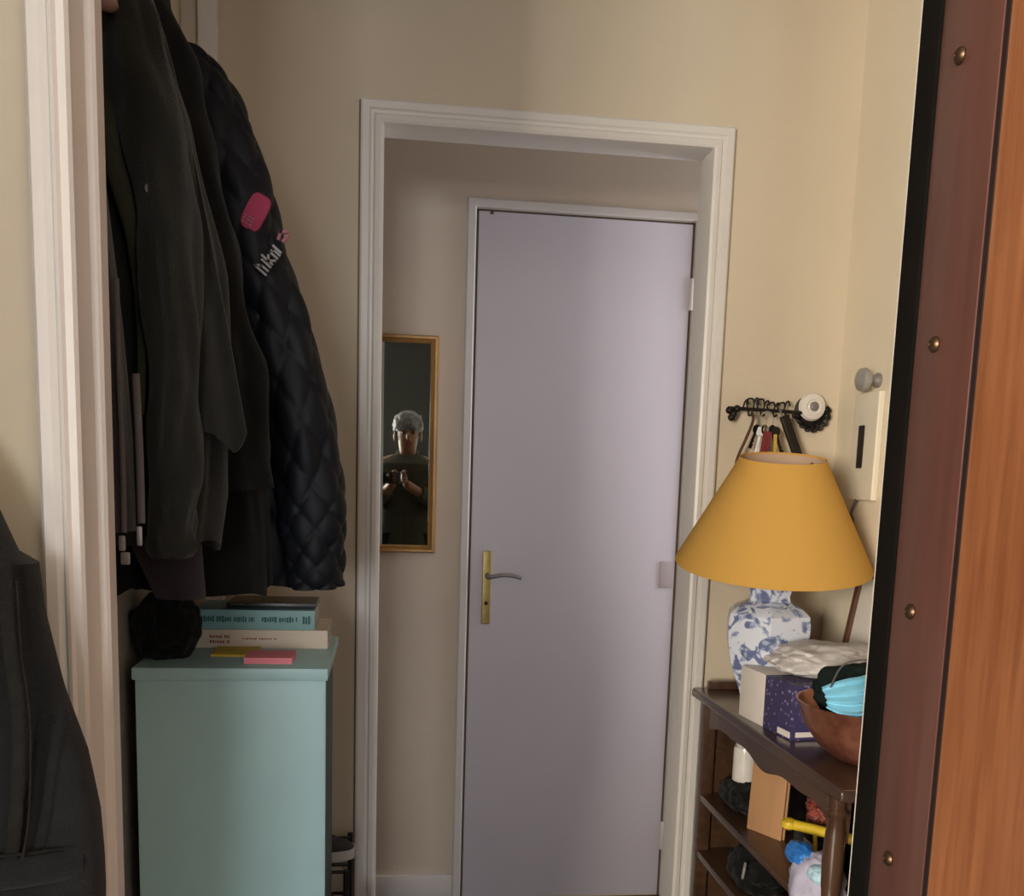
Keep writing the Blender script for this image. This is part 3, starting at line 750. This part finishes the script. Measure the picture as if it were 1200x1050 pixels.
# ------------------------------------------------------------------ on the shelf top
# tissue carton: white panel and purple printed panel
T = thing('tissue_box', 'white and purple printed carton on the walnut shelf in front of the lamp', 'box', (.86, 1.90, ST))
rotm = Matrix.Translation((.7535, 1.975, ST)) @ Matrix.Rotation(radians(7), 4, 'Z')
bm = B(); box(bm, 0, .11, -.105, 0, 0, .108, bev=.0015, mtx=rotm); obj('white_panel', bm, 'white_card', T)
bm = B(); box(bm, 0, .11, -.215, -.105, 0, .108, bev=.0015, mtx=rotm); pp = obj('printed_panel', bm, 'purple_card', T)
bm = B(); box(bm, -.0008, .0, -.212, -.165, .004, .016, mtx=rotm); box(bm, .01, .10, -.2158, -.215, .006, .016, mtx=rotm); obj('white_label', bm, 'white_card', pp, smooth=False)
# crumpled plastic bag on the carton
b_ = blob((.890, 1.865, ST + .140), (.115, .085, .036), 9.3, .22, fr=1.7, floor=ST + .1085)
tag(obj('plastic_bag', b_, 'plastic_bag'), 'crumpled translucent plastic bag lying on the purple and white carton', 'plastic bag')

# copper bowl
BX, BY = .872, 1.622
T = thing('copper_bowl', 'round copper bowl on the walnut shelf holding masks', 'bowl', (BX, BY, ST))
bm = B(); lathe(bm, [(.045, 0), (.062, .004), (.095, .028), (.122, .066), (.134, .104), (.137, .108), (.133, .108), (.128, .102), (.116, .066), (.090, .033), (.05, .012), (.001, .010)], (BX, BY, ST), seg=72)
obj('body', bm, 'copper', T)
b_ = blob((BX - .012, BY + .010, ST + .124), (.095, .085, .054), 5.4, .14, fr=1.5, floor=ST + .085)
tag(obj('dark_cloth', b_, 'green_black'), 'dark green black cloth bundled in the copper bowl', 'cloth')
T = thing('face_mask', 'pale blue pleated face mask lying in the copper bowl', 'mask', (BX - .05, BY - .08, ST + .11))
bm = B(); G = []; nu, nv = 24, 18
for i in range(nu + 1):
    row = []
    for j in range(nv + 1):
        u = i / nu - .5; v = j / nv - .5
        x = BX - .078 + u * .090; z = ST + .136 + v * .062 * (1 - .5 * max(0, -u * 2) ** 2) + .012 * u
        y = BY - .092 + .035 * u * u * 4 * .6 - .008 * cos(v * pi) + .0035 * sin(v * 24) + .028 * (v + .5)
        row.append(bm.verts.new((x, y, z)))
    G.append(row)
for i in range(nu):
    for j in range(nv): bm.faces.new((G[i][j], G[i + 1][j], G[i + 1][j + 1], G[i][j + 1]))
r = bmesh.ops.extrude_face_region(bm, geom=bm.faces[:]); bmesh.ops.translate(bm, verts=[v for v in r['geom'] if isinstance(v, bmesh.types.BMVert)], vec=(0, .003, 0))
mk = obj('mask_fabric', bm, 'blue_mask', T)
bm = B(); box(bm, BX - .036, BX - .029, BY - .083, BY - .075, ST + .112, ST + .172, bev=.002); obj('edge_band', bm, 'white_fabric', T)
bm = B(); tube(bm, [(BX - .032, BY - .079, ST + .165), (BX - .06, BY - .085, ST + .200), (BX - .10, BY - .07, ST + .190), (BX - .118, BY - .065, ST + .15)], .0016, seg=6, n=24); obj('ear_loop', bm, 'cord_grey', T)

# leaning picture frame
T = thing('picture_frame', 'small picture frame with a brown edge leaning on the cream wall behind the bowl', 'picture frame', (.99, 1.93, ST + .02))
lean = Matrix.Translation((1.006, 2.06, ST + .004)) @ Matrix.Rotation(radians(9), 4, 'Y')
bm = B()
for (y0, y1, z0, z1) in ((-.016, 0, 0, .31), (-.235, -.219, 0, .31), (-.219, -.016, 0, .016), (-.219, -.016, .294, .31)):
    box(bm, -.012, .002, y0, y1, z0, z1, bev=.002, mtx=lean)
obj('frame', bm, 'frame_brown', T)
bm = B(); box(bm, -.004, 0, -.219, -.016, .016, .294, mtx=lean); obj('mount', bm, 'paper_white', T, smooth=False)

# ------------------------------------------------------------------ on the middle shelf
S2 = SH[0]
b_ = blob((.832, 2.08, S2 + .024), (.055, .10, .040), 2.7, .25, fr=1.8, floor=S2)
tag(obj('folded_bag', b_, 'black_cloth'), 'crumpled black bag under the white canister on the middle shelf', 'bag')
T = thing('white_canister', 'white plastic canister standing on the crumpled black bag', 'canister', (.830, 2.115, S2 + .05))
bm = B(); lathe(bm, [(.024, 0), (.027, .003), (.027, .075), (.025, .083)], (.830, 2.115, S2 + .054), seg=40); obj('body', bm, 'white_porcelain', T)
bm = B(); lathe(bm, [(.022, .0835), (.0225, .098), (.020, .102)], (.830, 2.115, S2 + .054), seg=36)
for k in range(3): lathe(bm, [(.0226, .086 + k * .004), (.0232, .087 + k * .004), (.0226, .088 + k * .004)], (.830, 2.115, S2 + .054), seg=36, cap=False)
obj('lid', bm, 'white_porcelain', T)
T = thing('cardboard_folder', 'tan cardboard folder standing upright on the middle shelf', 'folder', (.80, 1.90, S2))
rc = Matrix.Translation((.781, 1.955, S2)) @ Matrix.Rotation(radians(-62), 4, 'Z') @ Matrix.Rotation(radians(-3), 4, 'X')
bm = B(); box(bm, 0, .092, 0, .004, 0, .158, bev=.001, mtx=rc); obj('front_leaf', bm, 'cardboard', T)
bm = B(); box(bm, .001, .092, .010, .014, 0, .155, bev=.001, mtx=rc); box(bm, 0, .003, .002, .014, 0, .156, mtx=rc); obj('rear_leaf', bm, 'cardboard', T)
b_ = blob((.885, 1.800, S2 + .088), (.035, .05, .030), 6.1, .35, fr=2, floor=S2 + .058)
tag(obj('foil_packet', b_, 'red_paper'), 'crumpled red foil packet on a black box on the middle shelf', 'packet')
T = thing('black_case', 'small black case on the middle shelf below the yellow handle', 'case', (.90, 1.78, S2))
bm = B(); box(bm, .845, .975, 1.70, 1.86, S2, S2 + .054, bev=.006, seg=3); obj('body', bm, 'black_cloth', T)
bm = B(); box(bm, .8445, .846, 1.75, 1.81, S2 + .026, S2 + .034, bev=.0005); obj('latch', bm, 'steel', T)
T = thing('yellow_handle', 'bright yellow plastic tool handle resting on the middle shelf', 'tool', (.85, 1.67, S2))
bm = B(); tube(bm, [(.792, 1.768, S2 + .078), (.86, 1.70, S2 + .078), (.93, 1.62, S2 + .078), (.97, 1.58, S2 + .078)], .0105, seg=16, n=20); lathe(bm, [(.006, -.012), (.0145, -.006), (.0155, 0), (.0145, .006), (.006, .012)], (.792, 1.766, S2 + .078), seg=24)
obj('grip', bm, 'yellow_plastic', T)
bm = B(); tube(bm, [(.832, 1.735, S2 + .07), (.834, 1.725, S2 + .02), (.835, 1.72, S2 + .002)], .004, seg=10, n=10); obj('prong', bm, 'yellow_plastic', T)
# bag of packaging hanging over the shelf edge
T = thing('plastic_packet', 'lilac and blue plastic packet slumped over the middle shelf edge', 'packet', (.78, 1.62, S2 - .06))
b_ = blob((.785, 1.615, S2 + .012), (.046, .072, .070), 4.4, .16, fr=1.3); obj('film', b_, 'lilac_film', T)
b_ = blob((.768, 1.650, S2 + .062), (.024, .048, .022), 8.4, .18, fr=1.3); obj('blue_band', b_, 'blue_plastic', T)
b_ = blob((.772, 1.575, S2 + .055), (.022, .026, .018), 1.4, .18, fr=1.3); obj('printed_corner', b_, 'cyan_film', T)
# lower tier
S3 = SH[1]
b_ = blob((.83, 2.0, S3 + .024), (.06, .11, .042), 7.7, .22, fr=1.7, floor=S3)
T = thing('leather_gloves', 'dark leather bundle with a steel clasp on the lowest visible shelf', 'gloves', (.83, 2.0, S3))
obj('body', b_, 'black_cloth', T)
bm = B(); tube(bm, [(.782, 1.95, S3 + .062), (.776, 1.94, S3 + .05), (.776, 1.945, S3 + .03), (.784, 1.955, S3 + .022)], .0032, seg=8, n=18); obj('clasp', bm, 'chrome', T)
T = thing('toy_packet', 'red and blue paper packet on the lowest visible shelf', 'packet', (.79, 1.80, S3))
bm = B(); box(bm, .775, .85, 1.755, 1.80, S3, S3 + .055, bev=.004, seg=2); obj('red_end', bm, 'red_paper', T)
bm = B(); box(bm, .775, .85, 1.70, 1.755, S3, S3 + .055, bev=.004, seg=2); obj('blue_end', bm, 'blue_plastic', T)

# ------------------------------------------------------------------ key rack on the back wall
KX, KZ = .992, 1.483
T = thing('key_hook', 'black iron key bar with a white porcelain rosette on the cream wall above the lamp', 'key rack', (KX, YB, KZ))
rx = Matrix.Rotation(pi / 2, 4, 'X')
bm = B(); lathe(bm, [(.040, 0), (.040, .004), (.034, .008)], (0, 0, 0), seg=40, mtx=Matrix.Translation((KX + .004, YB, KZ - .006)) @ rx)
for k in range(9):
    a = -pi + k * pi / 8 * 1.05
    tube(bm, [(KX + .004 + .030 * cos(a), YB - .012, KZ - .010 + .030 * sin(a)), (KX + .004 + .042 * cos(a), YB - .018, KZ - .010 + .042 * sin(a)), (KX + .004 + .036 * cos(a + .3), YB - .020, KZ - .010 + .036 * sin(a + .3))], .0042, seg=8, n=10)
obj('back_plate', bm, 'iron', T)
bm = B(); lathe(bm, [(.012, .008), (.016, .016), (.030, .022), (.033, .028), (.029, .036), (.018, .040), (.014, .037), (.008, .041), (.001, .043)], (0, 0, 0), seg=40, mtx=Matrix.Translation((KX - .004, YB, KZ + .004)) @ rx)
ro = obj('rosette', bm, 'white_porcelain', T)
bm = B(); lathe(bm, [(.011, .0385), (.011, .042), (.006, .044)], (0, 0, 0), seg=24, mtx=Matrix.Translation((KX - .004, YB, KZ + .004)) @ rx); obj('rosette_centre', bm, 'steel', ro)
bm = B(); tube(bm, [(KX - .02, YB - .03, KZ - .011), (.90, YB - .032, KZ - .009), (.782, YB - .032, KZ - .007)], .0042, seg=10, n=20)
obj('bar', bm, 'iron', T)
bm = B()
for k in range(9):
    x = .818 + k * .0125; s = -1 if k % 2 else 1
    tube(bm, [(x, YB - .032, KZ - .008), (x + .004 * s, YB - .032, KZ + .008 + .006 * sin(k * .8)), (x + .010, YB - .033, KZ + .013 + .004 * sin(k * .8)), (x + .014, YB - .032, KZ + .002)], .0022, seg=7, n=14)
for x in (.832, .862, .892, .922, .94): tube(bm, [(x, YB - .032, KZ - .009), (x, YB - .036, KZ - .022), (x + .004, YB - .046, KZ - .020)], .0024, seg=7, n=10)
obj('scrollwork', bm, 'iron', T)
bm = B(); 
for (dx, dz) in ((0, -.012), (.010, -.020), (.018, -.008), (.006, -.028)): 
    t = B(); bmesh.ops.create_icosphere(t, subdivisions=2, radius=.009); bmesh.ops.translate(t, verts=t.verts[:], vec=(.786 + dx, YB - .032, KZ + dz)); merge(bm, t)
obj('finial', bm, 'iron', T)
# what hangs there
YK = YB - .062
T = thing('black_key_pouch', 'black leather key pouch hanging askew on the iron key bar', 'key pouch', (.925, YK, 1.38))
sk = Matrix.Translation((.905, YK, KZ - .018)) @ Matrix.Rotation(radians(-24), 4, 'Y')
bm = B(); box(bm, -.011, .011, -.006, .006, -.105, -.004, bev=.005, seg=3, mtx=sk); obj('pouch', bm, 'iron', T)
bm = B(); tube(bm, [(.903, YK, KZ - .022), (.900, YK + .012, KZ - .004), (.905, YK + .03, KZ - .004), (.908, YK + .012, KZ - .022)], .0015, seg=6, n=14); obj('loop', bm, 'steel', T)
def key(T, x, y, z, ang, m, L=.055, tw=0.):
    mt = Matrix.Translation((x, y, z)) @ Matrix.Rotation(ang, 4, 'Y') @ Matrix.Rotation(tw, 4, 'Z')
    bm = B(); lathe(bm, [(.011, 0), (.011, .002)], (0, 0, 0), seg=20, mtx=mt @ Matrix.Translation((0, .001, -.010)) @ rx)
    box(bm, -.003, .003, -.001, .001, -L, -.018, mtx=mt); box(bm, .002, .006, -.001, .001, -L, -L + .012, mtx=mt); box(bm, .002, .005, -.001, .001, -L + .016, -L + .02, mtx=mt)
    return obj('key', bm, m, T, smooth=False)
T = thing('key_bunch', 'bunch of steel keys with a red tag hanging on the iron key bar', 'keys', (.865, YK, 1.38))
bm = B(); tube(bm, [(.866 + .016 * cos(a), YK + .016 * 0, KZ - .034 + .020 * sin(a)) for a in [2 * pi * k / 16 for k in range(17)]], .0015, seg=6, n=48); obj('ring', bm, 'chrome', T)
for i, (x, a, tw) in enumerate(((.850, .35, .3), (.857, .18, -.4), (.864, .05, .5), (.871, -.08, -.2), (.878, -.2, .4), (.884, -.32, 0), (.860, .1, 1.))):
    key(T, x, YK - .003 * i + .008, KZ - .045 - .004 * (i % 2), a, ('iron', 'steel', 'iron', 'steel', 'iron', 'iron', 'brass')[i], L=.056 + .005 * (i % 3), tw=tw)
bm = B(); box(bm, -.010, .010, -.003, .003, -.050, 0, bev=.003, mtx=Matrix.Translation((.862, YK - .022, KZ - .060)) @ Matrix.Rotation(.12, 4, 'Y')); obj('red_tag', bm, 'red_plastic', T)
bm = B(); box(bm, -.004, .004, -.002, .002, -.04, 0, bev=.001, mtx=Matrix.Translation((.880, YK - .022, KZ - .066)) @ Matrix.Rotation(-.05, 4, 'Y')); obj('yellow_tag', bm, 'yellow_metal', T)
T = thing('leather_strap', 'brown leather strap hanging beside the keys on the iron key bar', 'strap', (.82, YK, 1.36))
bm = B(); tube(bm, [(.836, YK + .02, KZ - .014), (.832, YK - .004, KZ - .035), (.820, YK, KZ - .075), (.805, YK + .004, KZ - .115), (.800, YK + .006, KZ - .135)], [.004, .011, .012, .011, .007], seg=14, n=30, flat=.3); obj('band', bm, 'brown_leather', T)

# ------------------------------------------------------------------ on the right wall
XW = XR
T = thing('intercom', 'ivory wall intercom with a dark vertical slot on the side wall', 'intercom', (XW, 2.10, 1.27))
bm = B(); box(bm, XW - .015, XW, 2.048, 2.160, 1.274, 1.512, bev=.004, seg=3); obj('housing', bm, 'ivory', T)
bm = B(); box(bm, XW - .0165, XW - .013, 2.102, 2.128, 1.345, 1.440, bev=.004, seg=2); obj('slot', bm, 'slot', T)
bm = B(); tube(bm, [(XW - .012, 2.12, 1.276), (XW - .02, 2.125, 1.245), (XW - .008, 2.14, 1.225), (XW - .016, 2.15, 1.20), (XW - .008, 2.15, 1.16)], .0035, seg=8, n=40); obj('cable', bm, 'cord_grey', T)
T = thing('wall_hook', 'round chrome wall hook on the side wall just above the intercom', 'hook', (XW, 2.09, 1.535))
ry_ = Matrix.Rotation(-pi / 2, 4, 'Y')
bm = B(); lathe(bm, [(.016, 0), (.016, .006), (.010, .012), (.012, .022)], (0, 0, 0), seg=32, mtx=Matrix.Translation((XW, 2.085, 1.536)) @ ry_); obj('base', bm, 'steel', T)
bm = B(); lathe(bm, [(.012, .022), (.022, .026), (.026, .034), (.024, .044), (.014, .050), (.001, .052)], (0, 0, 0), seg=32, mtx=Matrix.Translation((XW, 2.085, 1.536)) @ ry_); obj('head', bm, 'chrome', T)

# ------------------------------------------------------------------ the photographer, seen only in the mirror
def skin_body(name, joints, edges, parent, m, root, sub=2, loc=None):
    me = bpy.data.meshes.new(name); base = wloc(parent)
    me.from_pydata([Vector(j[0]) - base for j in joints], edges, []); me.update()
    o = bpy.data.objects.new(name, me); COL.objects.link(o); o.parent = parent
    me.materials.append(M[m])
    sk = o.modifiers.new('skin', 'SKIN'); sk.use_smooth_shade = True
    for i, j in enumerate(joints):
        r = j[1] if isinstance(j[1], tuple) else (j[1], j[1]); me.skin_vertices[0].data[i].radius = r
    me.skin_vertices[0].data[root].use_root = True
    s = o.modifiers.new('sub', 'SUBSURF'); s.levels = sub; s.render_levels = sub
    return o
PX, PY = .12, -.42
T = thing('person', 'person reflected in the mirror, in dark clothes, holding up a phone in both hands', 'person', (PX, PY, 0))
J = [((PX, PY, .92), (.15, .11)), ((PX, PY, 1.10), (.14, .10)), ((PX, PY, 1.28), (.16, .11)), ((PX, PY, 1.37), (.12, .09)), ((PX, PY + .005, 1.415), .050), ((PX, PY + .045, 1.475), (.056, .060)), ((PX, PY + .035, 1.55), (.074, .095)), ((PX, PY + .02, 1.62), (.066, .08)),
     ((PX - .19, PY, 1.34), .055), ((PX - .22, PY + .05, 1.14), .045), ((PX - .13, PY + .24, 1.20), .033), ((PX - .085, PY + .335, 1.255), .026),
     ((PX + .19, PY, 1.34), .055), ((PX + .20, PY + .05, 1.14), .045), ((PX + .06, PY + .24, 1.20), .033), ((PX - .02, PY + .335, 1.255), .026),
     ((PX - .10, PY, .84), .09), ((PX - .11, PY + .02, .48), .062), ((PX - .11, PY - .01, .08), .045), ((PX - .115, PY + .13, .035), .035),
     ((PX + .10, PY, .84), .09), ((PX + .11, PY + .02, .48), .062), ((PX + .11, PY - .01, .08), .045), ((PX + .115, PY + .13, .035), .035)]
E = [(0, 1), (1, 2), (2, 3), (3, 4), (4, 5), (5, 6), (6, 7), (3, 8), (8, 9), (9, 10), (10, 11), (3, 12), (12, 13), (13, 14), (14, 15), (0, 16), (16, 17), (17, 18), (18, 19), (0, 20), (20, 21), (21, 22), (22, 23)]
body = skin_body('body', J, E, T, 'skin', 0)
for sx, wx in ((-1, PX - .085), (1, PX - .02)):
    js = [((wx, PY + .335, 1.255), .022), ((wx + .008 * -sx, PY + .36, 1.285), .024)]; es = [(0, 1)]
    for f in range(4):
        a = len(js); zz = 1.262 + .018 * f
        js += [((wx + -sx * .006, PY + .375, zz + .006), .0085), ((wx - sx * -.004, PY + .395, zz + .004), .008), ((wx - sx * .014, PY + .402, zz), .007)]
        es += [(1, a), (a, a + 1), (a + 1, a + 2)]
    a = len(js); js += [((wx - sx * .012, PY + .350, 1.300), .009), ((wx - sx * .022, PY + .362, 1.318), .008)]; es += [(1, a), (a, a + 1)]
    skin_body('hand', js, es, T, 'skin', 0)
b_ = blob((PX, PY + .015, 1.605), (.092, .110, .085), 2.2, .12, fr=2.5)
bmesh.ops.delete(b_, geom=[v for v in b_.verts if v.co.z < 1.56 and v.co.y > PY - .01], context='VERTS'); obj('hair', b_, 'hair_grey', T)
for sx in (-1, 1):
    t = B(); bmesh.ops.create_uvsphere(t, u_segments=12, v_segments=8, radius=.011); bmesh.ops.translate(t, verts=t.verts[:], vec=(PX + .03 * sx, PY + .118, 1.555)); obj('eye', t, 'phone', T)
    t = blob((PX + .078 * sx, PY + .03, 1.535), (.010, .018, .030), 3., .1, sub=3); obj('ear', t, 'skin', T)
t = blob((PX, PY + .135, 1.53), (.013, .018, .022), 1., .05, sub=3); obj('nose', t, 'skin', T)
bm = B(); tube(bm, [(PX - .022, PY + .112, 1.492), (PX, PY + .120, 1.490), (PX + .022, PY + .112, 1.492)], .005, seg=8, n=10); obj('mouth', bm, 'red_plastic', T)
bm = B(); lathe(bm, [(.18, .86), (.185, .95), (.165, 1.10), (.185, 1.28), (.215, 1.33), (.20, 1.37), (.12, 1.41), (.072, 1.43), (.066, 1.45)], (0, 0, 0), seg=48, mtx=Matrix.Translation((PX, PY, 0)) @ Matrix.Scale(.72, 4, Vector((0, 1, 0)))); obj('jumper', bm, 'jumper', T)
for s in (-1, 1):
    i = 8 if s < 0 else 12
    bm = B(); tube(bm, [J[i][0], J[i + 1][0], J[i + 2][0]], [.072, .06, .046], seg=24, n=30, fold=.15, seed=3.); obj('sleeve', bm, 'jumper', T)
    i = 16 if s < 0 else 20
    bm = B(); tube(bm, [(J[i][0][0], PY, .95), J[i][0], J[i + 1][0], (J[i + 2][0][0], J[i + 2][0][1], .06)], [.11, .105, .078, .062], seg=24, n=30, fold=.1, seed=5.); obj('trouser_leg', bm, 'trouser', T)
T = thing('phone', 'black smartphone held by the person reflected in the mirror', 'phone', (0, -.03, CAM_H - .06))
bm = B(); box(bm, -.036, .072, -.034, -.026, CAM_H - .05, CAM_H + .018, bev=.003, seg=3); obj('case', bm, 'phone', T)
bm = B(); lathe(bm, [(.009, 0), (.009, .002), (.006, .003)], (0, 0, 0), seg=20, mtx=Matrix.Translation((.0, -.026, CAM_H)) @ Matrix.Rotation(-pi / 2, 4, 'X')); obj('lens', bm, 'chrome', T)

# ------------------------------------------------------------------ light
def area(name, loc, aim, sx, sy, power, col):
    l = bpy.data.lights.new(name, 'AREA'); l.shape = 'RECTANGLE'; l.size = sx; l.size_y = sy; l.energy = power; l.color = col
    o = bpy.data.objects.new(name, l); COL.objects.link(o); o.location = loc
    o.rotation_euler = (Vector(aim) - Vector(loc)).to_track_quat('-Z', 'Y').to_euler()
    return o
area('side_window_daylight', (LX0 - .16, -3.6, 1.55), (.8, 2.2, 1.35), 2.0, 1.4, 650, (1., .90, .77))
area('rear_window_daylight', (-.82, LY0 - .16, 1.55), (-.25, 2.2, 1.1), 1.35, 1.4, 140, (.97, .97, 1.))
area('far_side_fill_light', (2.06, -3.9, 1.55), (-.3, 1.8, .9), 1.6, 1.4, 52, (.80, .89, 1.))  # added cool fill that brightens the cabinet front
area('corridor_window_daylight', (1.95, 2.61, 1.52), (0, 2.66, 1.3), .5, 1.1, 15, (.94, .94, 1.))
w = bpy.data.worlds.new('World'); sc.world = w; w.use_nodes = True
bg = w.node_tree.nodes['Background']; bg.inputs['Color'].default_value = (.75, .82, 1., 1); bg.inputs['Strength'].default_value = .35

# ------------------------------------------------------------------ camera
cam = bpy.data.cameras.new('Camera'); co = bpy.data.objects.new('Camera', cam); COL.objects.link(co)
yaw, pitch, roll = .1294, .1422, .0314
f = Vector((sin(yaw) * cos(pitch), cos(yaw) * cos(pitch), -sin(pitch)))
r = Vector((cos(yaw), -sin(yaw), 0)); u = r.cross(f)
r2 = cos(roll) * r + sin(roll) * u; u2 = -sin(roll) * r + cos(roll) * u
co.matrix_world = Matrix(((r2.x, u2.x, -f.x, 0), (r2.y, u2.y, -f.y, 0), (r2.z, u2.z, -f.z, CAM_H), (0, 0, 0, 1)))
cam.sensor_fit = 'HORIZONTAL'; cam.sensor_width = 36; cam.lens = 1148.2 / 1200 * 36
cam.shift_y = (725.5 - 525) / 1200
cam.clip_start = .02
sc.camera = co
sc.view_settings.view_transform = 'Standard'; sc.view_settings.look = 'None'
sc.view_settings.exposure = 0.; sc.view_settings.gamma = 1.
sc.view_settings.use_curve_mapping = False
